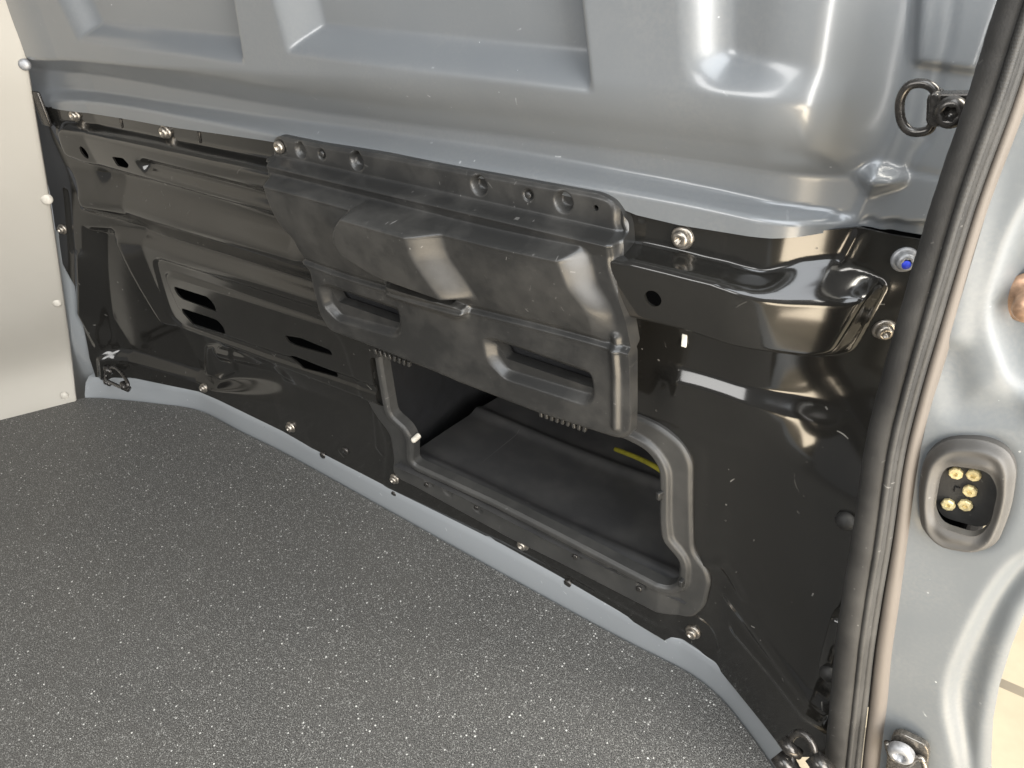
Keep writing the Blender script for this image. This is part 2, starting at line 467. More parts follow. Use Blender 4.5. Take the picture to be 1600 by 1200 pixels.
# ------------------------------------------------------------------ upper grey bulkhead
def zcurve(px, off, fit=0):
    a = np.array([W(x, y, off) for x, y in px]); a = a[np.argsort(a[:, 0])]
    if fit:
        pf = np.polyfit(a[:, 0], a[:, 1], fit); lo_, hi_ = a[0, 0]-0.1, a[-1, 0]+0.1
        return lambda X: np.polyval(pf, np.clip(X, lo_, hi_))
    return lambda X: np.interp(X, a[:, 0], a[:, 1])
c1 = zcurve([(100,98),(300,120),(560,152),(750,172),(900,190),(1100,210),(1200,222),(1290,226),(1440,225)], 0.050, 4)
c2 = zcurve([(90,110),(300,142),(525,174),(712,204),(900,226),(1100,252),(1200,265),(1290,272),(1440,280)], 0.006, 4)
c3 = zcurve([(90,138),(250,160),(400,181),(587,203),(712,225),(900,259),(1050,290),(1180,308),(1290,330),(1440,350)], 0.008, 4)
c4 = zcurve([(90,160),(400,205),(700,255),(956,300),(1112,325),(1206,342),(1290,348),(1440,360)], 0.030, 4)
C5_PX = [(60,168),(88,172),(250,196),(410,219),(700,268),(960,322),(994,336),(1060,352),(1206,373),(1280,368),(1340,362),(1390,374),(1450,384)]
C5 = np.array([W(x, y, 0.030) for x, y in C5_PX])
def prof_up(X, Z):
    z1, z2, z3, z4 = c1(X), c2(X), c3(X), c4(X)
    right = sstep(W(1250,250,0.03)[0], W(1400,250,0.0)[0], X)
    d = np.full(X.shape, 0.050)
    rw = 0.004+0.034*sstep(-1.3, -0.35, X)
    k = np.clip((z1+rw-Z)/(z1+rw-z2), 0, 1); sr = sstep(-1.3, -0.5, X); k = k**(1.0+0.9*sr); d = d+(0.006-0.050)*k
    k2 = np.clip((z3-Z)/(z3-z4), 0, 1); k2 = 0.25*ease(k2)+0.75*k2
    lo = 0.030*(1-right)+0.012*right
    d = d+(lo-0.006)*k2
    flat = 0.016
    d = d*(1-right)+np.where(Z < z3, d, flat)*right
    lf = sstep(-1.42, -1.66, X)
    return d*(1-lf)+np.minimum(d, 0.004+0.25*d)*lf
up = Relief(lambda X, Z: d0(X, Z)+prof_up(X, Z))
# pressed pockets between the ribs
def pocket(l0, l1, r0, r1, b0, b1, h, wl, wr, wb):
    L0, L1, A0, A1, B0, B1 = (W(*q, 0.05) for q in (l0, l1, r0, r1, b0, b1))
    def fn(X, Z):
        xl = L0[0]+(L1[0]-L0[0])*(Z-L0[1])/(L1[1]-L0[1]); xr = A0[0]+(A1[0]-A0[0])*(Z-A0[1])/(A1[1]-A0[1])
        zb = B0[1]+(B1[1]-B0[1])*(X-B0[0])/(B1[0]-B0[0])
        a = np.clip((X-xl)/wl, 0, 1); b = np.clip((xr-X)/wr, 0, 1); c = np.clip((Z-zb)/wb, 0, 1)
        if wr > 0.1: return h*ease(a)*ease(b)*ease(c)
        t = np.minimum(np.minimum(a, b), c)
        return h*(0.6*ease(t)+0.4*t)
    up.func(fn)
pocket((88,0), (118,60), (364,0), (380,95), (110,62), (380,100), -0.026, 0.06, 0.016, 0.026)
pocket((424,0), (446,80), (908,0), (924,140), (440,82), (924,146), -0.030, 0.050, 0.014, 0.030)
pocket((1058,0), (1064,130), (1400,0), (1370,170), (1062,140), (1330,172), -0.024, 0.042, 0.150, 0.034)
# diamond-shaped pressing and steps by the door edge
up.loft(RP([(1338,265),(1380,238),(1425,262),(1424,280),(1365,300)], 0.0, 0.004), RP([(1372,264),(1398,260),(1414,268),(1385,274)], 0.0, 0.002), 0.018, 0.0)
up.bump(RP([(1442,-60),(1436,95),(1540,110),(1600,-60)], 0.0, 0.006), 0.010, 0.005)
up.line(P([(1508,-60),(1492,60),(1468,130),(1452,215),(1440,225),(1425,258)]), -0.003, 0.004)
up.line(P([(1425,258),(1480,268)]), -0.003, 0.004)
up.line(P([(1470,-60),(1438,95),(1418,180),(1352,325),(1342,362)]), 0.0025, 0.006)
up.func(lambda X, Z: 0.0012*np.sin(X*19+1.3*np.sin(Z*13))*np.cos(Z*23+X*5))
xl = W(40, 60, 0.0)[0]
ol = [(p[0], p[1]) for p in C5]
ol = np.array(ol+[(ol[-1][0]+0.05, ol[-1][1]+0.01), (ol[-1][0]+0.05, 1.42), (-1.66, 1.42), (-1.66, C5[0][1]+0.01)])
ub = empty('upper_bulkhead', (-0.85, 0.685, 0.74), 'grey painted upper bulkhead panel with pressed ribs and pockets', 'bulkhead panel')
def child(o, root):
    o.parent = root; o.matrix_parent_inverse = Matrix.Translation(-root.location); return o
child(link('panel', sheet_mesh('upper_panel', ol, [], up, 0.0026, 0.002, 1), GREY), ub)

# ------------------------------------------------------------------ lower black bulkhead
lo = Relief(lambda X, Z: d0(X, Z)+0.024*sstep(0.50, 0.66, Z))
holes = []
def disc(px, py, rpx, off=0.0, n=20, asp=1.0):
    c = W(px, py, off); r = rpx
    e = W(px+rpx, py, off); k = W(px, py+rpx, off)
    rr = 0.5*(np.linalg.norm(e-c)*0.85+np.linalg.norm(k-c))
    return np.array([c+rr*np.array([math.cos(a)*asp, math.sin(a)]) for a in np.linspace(0, 2*math.pi, n, endpoint=False)])
# right-hand bulge with its widening ledge
lo.loft(RP([(930,372),(1000,387),(1060,401),(1130,419),(1192,431),(1245,412),(1305,404),(1350,425),(1378,450),(1318,560),(1272,567),(1195,556),(1080,526),(930,490)], 0.03, 0.006),
        RP([(925,392),(1000,402),(1120,430),(1235,463),(1325,466),(1366,452),(1304,549),(1268,556),(1195,546),(1080,514),(925,478)], 0.045, 0.006), 0.034, 0.35)
lo.line(P([(1345,362),(1322,405)], 0.02), 0.003, 0.006)
# lower pressing on the right
e_t = zcurve([(960,560),(1065,578),(1150,598),(1245,624),(1330,650)], 0.005, 2)
e_b = zcurve([(960,640),(1100,684),(1270,728),(1330,742)], 0.0, 2)
e_xl, e_xr = W(1015, 610)[0], W(1302, 690)[0]
def emboss(X, Z):
    zt, zb = e_t(X), e_b(X)
    t = np.clip((zt-Z)/0.016, 0, 1)*(1-np.clip((zt-0.016-Z)/(zt-0.016-zb), 0, 1)**1.5)
    return 0.011*t*ease(np.clip((X-e_xl)/0.04, 0, 1))*ease(np.clip((e_xr+0.01-X-(zt-Z)*0.2)/0.055, 0, 1))
lo.func(emboss)
# long faint pressings towards the lower right corner
lo.line(P([(1140,930),(1215,1030),(1290,1115)]), 0.005, 0.020)
lo.line(P([(1150,985),(1215,1060),(1285,1130)]), 0.005, 0.014)
lo.line(P([(1075,880),(1130,880),(1160,930)]), 0.004, 0.012)
# left-hand rail
lo.loft(RP([(74,196),(82,187),(250,214),(480,260),(480,360),(430,342),(130,260),(94,247)], 0.03, 0.006),
        RP([(92,206),(250,236),(480,284),(480,356),(428,337),(131,256),(100,243)], 0.05, 0.005), 0.030, 0.2)
lo.loft(RP([(212,252),(222,246),(470,308),(470,342),(225,272)], 0.05, 0.006), RP([(222,258),(230,256),(470,318),(470,326),(230,263)], 0.05, 0.003), -0.014, 0.4)
# broad rolled ledge below the rail
lo.loft(P([(98,262),(130,268),(460,350),(560,400),(560,470),(480,446),(250,378),(112,334)], 0.02),
        P([(112,318),(300,364),(540,440),(540,446),(300,371),(114,326)], 0.045), 0.030, 0.5)
lo.line(P([(160,285),(300,325),(440,372)], 0.03), -0.006, 0.045)
lo.line(P([(104,298),(108,340),(113,392)]), -0.006, 0.006)
# dark wedge-shaped recess and plate with the vent slots
lo.loft(P([(128,352),(182,356),(255,505),(580,625),(560,660),(330,612),(150,560)]), P([(150,372),(170,372),(240,512),(420,590),(330,598),(160,550)]), -0.024, 0.7)
lo.loft(RP([(170,352),(600,478),(620,640),(252,508)], 0.0, 0.01), RP([(196,372),(600,490),(610,624),(264,498)], 0.0, 0.008), 0.020, 0.3)
lo.bump(RP([(238,408),(246,402),(600,512),(610,625),(284,514),(262,494)], 0.02, 0.012), -0.005, 0.006)
lo.bump(RP([(254,430),(262,425),(600,535),(600,610),(300,510),(275,480)], 0.02, 0.012), 0.005, 0.006)
for s in ([(271,447),(325,464),(336,478),(338,487),(284,467),(275,458)], [(283,481),(340,500),(351,514),(352,523),(296,505),(288,494)],
          [(444,524),(470,528),(516,547),(520,556),(462,540),(450,534)], [(446,557),(460,556),(522,581),(526,592),(470,576)]):
    holes.append(RP(s, 0.02, 0.008))
lo.bump(RP([(305,545),(345,540),(360,590),(330,608),(305,590)], 0.0, 0.012), 0.004, 0.012)
lo.line(P([(330,560),(440,588)]), 0.006, 0.02)
# stepped vertical pressing beside the left edge
lo.line(P([(128,400),(130,490),(160,545),(165,590)]), 0.010, 0.018)
# raised flat that carries the hatch frame
lo.bump(RP([(470,470),(545,520),(600,690),(595,760),(1090,1005),(1130,920),(1100,840),(1110,700),(1000,640)], 0.0, 0.02), 0.002, 0.012)
lo.line(P([(585,640),(590,700),(598,710)]), 0.003, 0.004)
lo.bump(disc(1083,987,34), -0.003, 0.006)
holes.append(disc(1028, 460, 14, 0.045))
holes.append(disc(136, 237, 8, 0.045, asp=0.75))
holes.append(RP([(180,243),(198,245),(206,256),(202,262),(186,258)], 0.045, 0.004))
# opening of the load-through hatch
HATCH_IN = [(590,548),(597,600),(606,652),(631,673),(640,692),(640,730),(1048,930),(1062,915),(1064,880),(1034,846),(1031,812),(1031,733),(1012,705),(976,686),(860,646),(700,590)]
hatch = RP(HATCH_IN, 0.004, 0.012)
holes.append(hatch)
tp = [(x, y-7 if y < 330 or x > 960 else y-7) for x, y in C5_PX]
top_ = P(tp, 0.024)[1:]
bot_px = [(1228,1178),(1192,1131),(1117,1038),(1065,1000),(1052,996),(1040,1002),(1027,994),(900,918),(877,906),(784,854),(766,838),(744,836),(700,812),(640,782),(600,762),(560,744),(540,728),(500,708),(487,704),(460,690),(442,678),(400,655),(380,652),(360,640),(341,629),(311,616),(250,606),(212,596),(205,590),(150,592),(140,560)]
bot_ = P(bot_px)
left_ = P([(128,500),(117,447),(96,408),(84,340),(70,250),(56,172)])
right_ = P([(1460,470),(1440,560),(1420,640),(1400,760),(1385,900),(1360,1050),(1335,1180)])
outl = np.concatenate([top_, right_, bot_, left_])
lb = empty('lower_bulkhead', (-0.85, 0.685, 0.05), 'glossy black lower bulkhead panel with bolts, vent slots and a hatch opening', 'bulkhead panel')
child(link('panel', sheet_mesh('lower_panel', outl, holes, lo, 0.0022, 0.003), BLACK), lb)

# bolts: flange, dome head and star socket
bolt_flange = lathe('flange', [(0.0118, -0.004), (0.0120, 0.0015), (0.0112, 0.0030), (0.0088, 0.0036), (0.0, 0.0036)], 24)
def head_mesh():
    prof = [(0.0086, 0.0030), (0.0086, 0.0068), (0.0078, 0.0084), (0.0060, 0.0094), (0.0042, 0.0096)]
    n = 24; v = []; f = []
    rings = prof+[(0.0040, 0.0094), (0.0036, 0.0055)]
    for i, (r, h) in enumerate(rings):
        for k in range(n):
            a = 2*math.pi*k/n
            rr = r*(1+0.13*math.cos(6*a)) if i >= 4 else r
            v.append((rr*math.cos(a), rr*math.sin(a), h))
    for i in range(len(rings)-1):
        for k in range(n): f.append((i*n+k, i*n+(k+1) % n, (i+1)*n+(k+1) % n, (i+1)*n+k))
    f.append(tuple(range((len(rings)-1)*n, len(rings)*n)))
    return pydata('head', v, f)
bolt_head = head_mesh()
ROT_Y = Matrix.Rotation(math.radians(90), 4, 'X')         # local z -> world -y
def surf_matrix(rel, p, lift=0.0, e=0.004):
    x, z = p
    gx = (rel(x+e, z)-rel(x-e, z))/(2*e); gz = (rel(x, z+e)-rel(x, z-e))/(2*e)
    nrm = Vector((-gx, -1.0, -gz)).normalized()
    pos = Vector((x, Y0-rel(x, z), z))+nrm*lift
    return Matrix.Translation(pos) @ nrm.to_track_quat('Z', 'Y').to_matrix().to_4x4()
def bolt(root, rel, px, py, off, size=1.0, mat=None, name='bolt', jig=True):
    p = W(px, py, off)
    for _ in range(3): p = W(px, py, rel(p[0], p[1])-float(d0(p[0], p[1])))
    mt = surf_matrix(rel, p) @ Matrix.Rotation(random.uniform(0, 6), 4, 'Z') @ Matrix.Scale(size, 4)
    o = link(name, bolt_flange, mat or STEEL); o.data.materials[0] = o.data.materials[0]
    if mat:
        o.material_slots[0].link = 'OBJECT'; o.material_slots[0].material = mat
    o.parent = root; o.matrix_parent_inverse = Matrix.Translation(-root.location); o.matrix_basis = mt
    h = link('bolt_head', bolt_head, mat or STEEL)
    if mat:
        h.material_slots[0].link = 'OBJECT'; h.material_slots[0].material = mat
    h.parent = o
    return o
for px, py, s in ((118,180,0.95),(260,206,1.0),(1067,371,1.0),(98,358,0.9),(324,603,0.9),(455,667,1.0),(617,748,0.85),(818,850,0.95),(1083,987,0.95),(1381,514,0.95)):
    bolt(lb, lo, px, py, 0.02, s)
b = bolt(lb, lo, 1413, 405, 0.02, 1.0, STEEL_L)
dab = link('paint_dab', lathe('paint_dab', [(0.0042, 0.0), (0.0038, 0.0016), (0.0, 0.002)], 12), BLUE, b); dab.location = (0.0005, 0.0015, 0.0085)
def stud(root, rel, px, py, off, mesh, mat, name, lift=0.0):
    p = W(px, py, off)
    for _ in range(3): p = W(px, py, rel(p[0], p[1])-float(d0(p[0], p[1])))
    o = link(name, mesh, mat); o.parent = root; o.matrix_parent_inverse = Matrix.Translation(-root.location)
    o.matrix_basis = surf_matrix(rel, p, lift); return o
plug = lathe('plug', [(0.0075, -0.002), (0.0075, 0.002), (0.006, 0.0038), (0.0, 0.0042)], 16)
for px, py in ((617,776),(751,845),(888,915),(505,715),(416,673),(540,708)):
    stud(lb, lo, px, py-4, 0.0, plug, DARKSTEEL, 'rubber_plug')
foam = lathe('foam_lump', [(0.010, -0.004), (0.011, 0.004), (0.008, 0.009), (0.0, 0.011)], 10)
for px, py in ((1322,812),(1296,1050)): stud(lb, lo, px, py, 0.0, foam, RUBBER, 'foam_plug')
pock = box_mesh('stiffener', 0.020, 0.024, 0.11, 0.006)
o = stud(lb, lo, 1302, 1010, 0.0, pock, BLACK, 'stiffener'); o.matrix_basis = Matrix.Translation(o.matrix_basis.translation)
strap = box_mesh('strap', 0.030, 0.006, 0.06, 0.002)
o = stud(lb, lo, 72, 168, 0.02, strap, DARKSTEEL, 'strap', 0.010); o.matrix_basis = Matrix.Translation(o.matrix_basis.translation)
tag_m = box_mesh('tag', 0.006, 0.003, 0.016, 0.001)
st = stud(lb, lo, 1070, 531, 0.02, tag_m, WHITE, 'white_sticker', 0.001)
st.matrix_basis = Matrix.Translation(st.matrix_basis.translation)
slot_m = box_mesh('slot_clip', 0.005, 0.004, 0.018, 0.001)
for px, py in ((190,193),(312,214)):
    o = stud(lb, lo, px, py, 0.02, slot_m, DARKSTEEL, 'clip'); o.matrix_basis = Matrix.Translation(o.matrix_basis.translation) @ Matrix.Rotation(0.2, 4, 'Y')

# ------------------------------------------------------------------ hatch frame
fr_out = [(548,520),(556,570),(564,615),(582,649),(606,680),(612,720),(610,738),(622,752),(640,760),(785,840),(1045,966),(1077,971),(1098,954),(1107,915),(1102,896),(1080,868),(1078,810),(1078,726),(1062,697),(1029,671),(1000,657),(860,610),(640,530)]
fr_in = [(592,548),(600,600),(609,650),(633,671),(643,690),(643,725),(660,733),(1044,920),(1058,912),(1060,878),(1031,845),(1028,812),(1028,733),(1009,706),(974,688),(860,648),(700,592)]
fo, fi = RP(fr_out, 0.012, 0.014), RP(fr_in, 0.016, 0.012)
fr = Relief(lambda X, Z: d0(X, Z)+0.009)
def frame_prof(X, Z):
    so = -sdf(X, Z, fo); si = sdf(X, Z, fi)
    t = si/(so+si+1e-9)
    z_low = sstep(0.155, 0.125, Z)
    bead = 0.007*sstep(0.0150, 0.0125, si)
    lip = -0.006*np.clip(1-si/0.003, 0, 1)
    edge = -0.005*np.clip(1-so/0.004, 0, 1)**2
    return bead+lip+edge
fr.func(frame_prof)
for px, py in ((697,770),(744,797),(900,868),(1000,918),(668,755),(955,890)):
    fr.bump(disc(px, py, 7, 0.012, 12), -0.003, 0.002)
hf = empty('hatch_surround', (-0.6, 0.675, 0.12), 'matt black plastic surround framing the load-through opening in the bulkhead', 'surround')
child(link('frame_ring', sheet_mesh('frame_ring', fo, [fi], fr, 0.0015, 0.016, 1), PLASTIC_F), hf)
scr = lathe('screw', [(0.0045, -0.001), (0.0045, 0.0012), (0.003, 0.0020), (0.0, 0.0020)], 12)
for px, py in ((744,793),(900,868),(1000,918),(668,756)):
    stud(hf, fr, px, py, 0.012, scr, DARKSTEEL, 'screw')
clip_m = box_mesh('clip', 0.006, 0.012, 0.016, 0.0015)
for px, py in ((1034,772),(1067,908),(584,585)):
    stud(hf, fr, px, py, 0.012, clip_m, PLASTIC, 'clip')

# ------------------------------------------------------------------ hatch flap, hinged up
fl_out = [(425,220),(432,213),(500,227),(600,243),(700,262),(800,280),(925,302),(952,310),(964,326),(963,352),(953,382),(951,418),(962,455),(985,502),(992,535),(993,655),(988,676),(970,684),(945,677),(845,645),(720,597),(650,567),(560,532),(517,516),(501,490),(492,455),(485,421),(475,413),(467,378),(463,366),(437,340),(422,320),(415,292),(415,254),(426,246)]
FB = 0.062
TSD = FB-0.022
fo_ = round_poly(np.array([W(x, y, TSD if (y < 356 and (k < 10 or k > 33)) else FB+0.001) for k, (x, y) in enumerate(fl_out)]), 0.008, 5)
fl = Relief(lambda X, Z: np.full(X.shape, FB))
# top strip sits back, then the body swells out
tz = zcurve([(425,246),(445,250),(650,297),(800,330),(955,366),(1000,376)], FB-0.015, 3)
tz2 = zcurve([(425,274),(560,306),(700,346),(800,366),(905,386),(1000,404)], FB, 3)
tz3 = zcurve([(425,380),(475,408),(590,440),(735,482),(950,535),(1000,550)], FB, 3)
def flap_prof(X, Z):
    a, b, c = tz(X), tz2(X), tz3(X)
    d = -0.022+0.024*sstep(a+0.001, a-0.006, Z)
    d = d-0.004*np.clip((a-0.006-Z)/(a-b), 0, 1)
    d = d+0.007*sstep(c+0.001, c-0.004, Z)
    d = d+0.0014*np.exp(-((Z-a+0.0055)/0.0018)**2)+0.0014*np.exp(-((Z-c+0.004)/0.0018)**2)
    return d
fl.func(flap_prof)
# big raised body: a sharp upper ridge, a face that falls away downwards, a broad flank on the right;
# over it the finger-pull block whose facet faces the door
def xcurve(px, off):
    a = np.array([W(x, y, off) for x, y in px]); a = np.array(spline([(q[0], q[1], 0) for q in a], 6))[:, :2]; a = a[np.argsort(a[:, 1])]
    return lambda Z: np.interp(Z, a[:, 1], a[:, 0])
b_l = xcurve([(422,268),(428,300),(440,338),(478,412),(482,430)], FB)
b_r = xcurve([(880,370),(906,384),(922,402),(934,446),(958,490),(962,530)], FB)
k_l = xcurve([(566,316),(550,332),(540,356),(546,376),(560,400),(590,440)], FB+0.015)
k_r = xcurve([(704,340),(708,360),(716,396),(744,452),(748,470),(748,500)], FB+0.005)
k_b = zcurve([(520,372),(548,380),(612,425),(715,463),(790,490)], FB+0.01)
def body(X, Z):
    b, c = tz2(X), tz3(X)
    t_top = np.clip((b+0.002-Z)/0.009, 0, 1); t_bot = np.clip((Z-c)/0.010+0.3, 0, 1)
    t = np.minimum(np.minimum(t_top, t_bot), np.minimum(np.clip((X-b_l(Z))/0.012, 0, 1), np.clip((b_r(Z)-X)/0.026, 0, 1)))
    k = np.clip((b-Z)/(b-c), 0, 1)
    h = 0.026-0.021*k**1.5+0.0016*np.exp(-((Z-b+0.0065)/0.002)**2)
    u = np.minimum(np.clip((X-k_l(Z))/0.010, 0, 1), np.clip((k_r(Z)-X)/0.033, 0, 1))
    u2 = np.clip((Z-k_b(X))/0.005, 0, 1)
    return (0.35*ease(t)+0.65*t)*h+0.028*(0.3*ease(u)+0.7*u)*u2*np.clip(t_top*1.0, 0, 1)
fl.func(body)
fl.loft(RP([(604,436),(612,431),(735,476),(738,494),(722,500),(606,462)], FB, 0.004), RP([(610,440),(728,482),(728,490),(612,455)], FB+0.01, 0.003), 0.014, 0.3)
fl_holes = [RP([(612,423),(622,421),(705,451),(718,459),(716,470),(622,440),(612,434)], FB+0.0, 0.003)]
# lower plate edge roll and right-hand rib
fl.line(P([(962,528),(966,580),(966,664)], FB), 0.005, 0.008)
# grip recesses with their slots
fl.loft(RP([(500,444),(512,440),(628,478),(632,516),(622,526),(532,500),(508,478)], FB, 0.010), RP([(520,448),(626,484),(628,512),(538,490),(522,468)], FB-0.01, 0.006), -0.011, 0.15)
fl_holes.append(RP([(516,443),(530,446),(622,478),(629,485),(630,503),(616,499),(532,470)], FB-0.010, 0.003))
fl.loft(RP([(756,524),(778,526),(928,578),(933,618),(920,632),(792,590),(764,562)], FB, 0.010), RP([(780,532),(928,584),(929,614),(798,576),(782,554)], FB-0.01, 0.006), -0.012, 0.15)
fl_holes.append(RP([(774,526),(790,529),(926,577),(934,584),(934,605),(915,600),(792,558)], FB-0.010, 0.003))
# round dimples of the hinge strip
TS = FB-0.022
for px, py, r, dp in ((469,235,11,-0.007),(502,241,8,-0.005),(557,252,13,-0.010),(748,290,15,-0.012),(825,305,10,-0.006),(880,316,17,-0.012),(439,229,10,-0.003)):
    fl.bump(disc(px, py, r, TS), dp, 0.0035)
fl_holes.append(disc(931, 325, 5, TS, 14))
fl_o2 = [(W(x, y, TSD)) for x, y in fl_out[:6]]+[W(x, y, of) for x, y, of in ((940,303,.036),(968,309,.026),(984,322,.020),(993,342,.020),(996,378,.020),(988,412,.022),(990,445,.026),(996,485,.034),(1000,540,.042),(1001,640,.044),(997,668,.046),(978,686,.054))]+[W(x, y, FB) for x, y in ((945,680),(845,646))]+[W(x, y, TSD if k > 12 else FB+0.001) for k, (x, y) in enumerate(fl_out[20:])]
fo2 = round_poly(np.array(fl_o2), 0.010, 5)
fl_front = Relief(fl.base); fl_front.f = list(fl.f)
def with_rim(X, Z):
    d = fl_front(X, Z); sd = sdf(X, Z, fo_)
    rim = np.minimum(0.056+0.0*X, d+0.004)-1.15*np.maximum(sd, 0)
    k = sstep(0.0015, 0.005, sd)
    return d*(1-k)+rim*k-0.006*np.exp(-((sd-0.0028)/0.0014)**2)-0.004*np.clip(1-np.abs(sd+0.0005)/0.004, 0, 1)**2
fl = Relief(with_rim)
hfp = empty('hatch_flap', (-0.62, 0.62, 0.38), 'matt black moulded plastic hatch flap folded up over the opening, with two grip slots', 'hatch flap')
child(link('flap_shell', sheet_mesh('flap_shell', fo2, fl_holes, fl, 0.0013, lambda x, z: 0.012+0.012*float(sstep(0.35, 0.70, z)), 1), PLASTIC), hfp)
bp = [P([(500,436),(640,474),(645,530),(515,505)], 0.034), P([(750,515),(945,575),(945,640),(770,592)], 0.034)]  # added near-black plates that put shade into the grip slots
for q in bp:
    child(link('slot_shade', pydata('slot_shade', [(p[0], Y0-0.034, p[1]) for p in q]+[(p[0], Y0-0.030, p[1]) for p in q], [(0, 1, 2, 3), (7, 6, 5, 4), (0, 4, 5, 1), (1, 5, 6, 2), (2, 6, 7, 3), (3, 7, 4, 0)]), VOID, smooth=False), hfp)
def flap_at(px, py):
    d = FB
    for _ in range(6):
        p = on_y(px, py, Y0-d); d = fl(p[0], p[1])
    return p, d
def flap_stud(mesh, mat, name, px, py, lift=0.0):
    p, d = flap_at(px, py)
    o = link(name, mesh, mat); o.parent = hfp; o.matrix_parent_inverse = Matrix.Translation(-hfp.location)
    o.matrix_basis = Matrix.Translation((p[0], Y0-d-lift, p[1])) @ ROT_Y; return o
o = flap_stud(bolt_head, STEEL, 'bolt', 439, 229, -0.002)
knob = lathe('pin', [(0.0045, -0.004), (0.0045, 0.003), (0.0032, 0.0042), (0.0, 0.0042)], 14)
for px, py in ((502,241),(825,305)): flap_stud(knob, PLASTIC, 'pin', px, py)
tooth = box_mesh('tooth', 0.0045, 0.006, 0.009, 0.0012)
for (x0, y0, x1, y1, k) in ((588,550,640,570,8),(846,648,914,671,9)):
    for i in range(k):
        t = i/(k-1); p = on_y(x0+(x1-x0)*t, y0+(y1-y0)*t, Y0-0.040)
        o = link('latch_tooth', tooth, PLASTIC); o.parent = hfp; o.matrix_parent_inverse = Matrix.Translation(-hfp.location)
        o.matrix_basis = Matrix.Translation((p[0], Y0-0.040, p[1]+0.002)) @ Matrix.Rotation(random.uniform(-.25, .25), 4, 'Y')

# ------------------------------------------------------------------ compartment behind the opening
tz0 = 0.150
tl = [on_z(x, y, tz0) for x, y in ((646,700),(700,668),(760,640),(800,628))]
v = []; f = []
nx, ny = 60, 120
x_a, x_b = tl[0][0], on_z(1062, 895, tz0)[0]+0.03
for j in range(ny+1):
    t = j/ny; y = Y0-0.006+t*0.50
    xa = x_a+0.10*t*0.5
    for i in range(nx+1):
        s = i/nx
        rib = 0.014*(max(0, math.sin(t*math.pi*6.0)) ** 10)
        fall = -0.010*t+0.010*math.exp(-(t/0.05)**2)*0-0.004*math.exp(-((t-0.05)/0.02)**2)
        v.append((xa+(x_b+0.12*t-xa)*s, y, tz0-0.004+rib*0.5+fall+0.003*math.sin(s*7+t*5)))
for j in range(ny):
    for i in range(nx): k = j*(nx+1)+i; f.append((k, k+1, k+nx+2, k+nx+1))
tag(link('underseat_tray', pydata('underseat_tray', v, f), TRAY), 'scuffed black plastic tray floor inside the load-through opening', 'tray')
# added near-black box behind the bulkhead: darkens its openings, stops light leaking in
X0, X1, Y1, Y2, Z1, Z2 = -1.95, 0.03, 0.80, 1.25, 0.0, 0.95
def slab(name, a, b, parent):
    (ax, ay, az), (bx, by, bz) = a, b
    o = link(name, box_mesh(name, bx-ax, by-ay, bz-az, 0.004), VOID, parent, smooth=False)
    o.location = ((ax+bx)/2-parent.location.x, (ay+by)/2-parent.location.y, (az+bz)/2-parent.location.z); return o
sb = empty('dark_backing', (-0.9, 1.2, 0.0), 'near-black box added to darken the under-seat space behind the hatch and vent slots', 'backing box')
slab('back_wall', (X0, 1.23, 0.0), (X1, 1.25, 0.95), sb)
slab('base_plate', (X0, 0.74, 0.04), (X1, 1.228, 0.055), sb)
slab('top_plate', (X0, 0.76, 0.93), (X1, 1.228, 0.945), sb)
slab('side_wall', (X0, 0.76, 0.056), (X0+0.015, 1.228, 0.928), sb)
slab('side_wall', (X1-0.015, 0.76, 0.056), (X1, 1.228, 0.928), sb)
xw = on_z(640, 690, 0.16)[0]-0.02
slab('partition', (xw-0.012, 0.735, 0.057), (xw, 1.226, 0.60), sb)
nut = stud(hf, fr, 648, 686, 0.012, lathe('nut', [(0.005, -0.01), (0.005, 0.004), (0.0035, 0.006), (0.0, 0.007)], 10), RIVET, 'white_plug')
# yellow cable sheath inside
yc = []
for px, py, y in ((962,702,0.91),(978,708,0.89),(1000,717,0.86),(1028,732,0.82),(1070,764,0.80)):
    p = on_y(px, py, y); yc.append((p[0], y, p[1]))
tag(link('cable', tube_mesh('cable', spline(yc, 6), 0.0042, 10), YELLOW), 'yellow sheathed cable inside the dark opening under the flap', 'cable')

# ------------------------------------------------------------------ beige side trim and body corner
def trim_edge():
    # right-hand edge of the trim panel: foot on the floor, leaning inwards with height
    rows = []
    for px, py in ((128,630),(113,560),(101,470),(78,310),(60,200),(44,100),(28,0),(14,-90),(-2,-200)):
        of = 0.012+0.024*float(np.interp(-py, [-420, -250, -60, 0], [0, 1, 1, 0.5])); p = W(px, py, of); rows.append((p[0], Y0-of-float(d0(p[0], p[1])), p[1]))
    return rows
TE = trim_edge()
tf = on_z(121, 627, 0)
TE = [(tf[0], tf[1], -0.006), (tf[0]+0.001, tf[1]+0.002, 0.012)]+TE[1:]
TEs = spline(TE, 6)
fd = np.array([FE[0][0]-FE[1][0], FE[0][1]-FE[1][1]]); fd /= np.linalg.norm(fd)
v = []; f = []
cols = [0, 0.004, 0.01, 0.05, 0.12, 0.25, 0.45, 0.8, 1.3, 2.0, 2.6]
for x, y, z in TEs:
    for k, c in enumerate(cols):
        bx = 0.012*0 if k else -0.004
        v.append((x+fd[0]*c*(1 if c < 0.3 else 1)+(bx if k == 0 else 0)+0.02*max(0, c-0.3), y+fd[1]*c, max(z, -0.006)))
m = len(cols)
for i in range(len(TEs)-1):
    for k in range(m-1): f.append((i*m+k, i*m+k+1, (i+1)*m+k+1, (i+1)*m+k))
tp_ = empty('side_trim_panel', (TE[0][0], TE[0][1], 0.0), 'plain cream hardboard side lining panel with small plugs along its edge', 'lining panel')
tm_ = pydata('lining', v, f)
o = child(link('lining', tm_, TRIM), tp_)
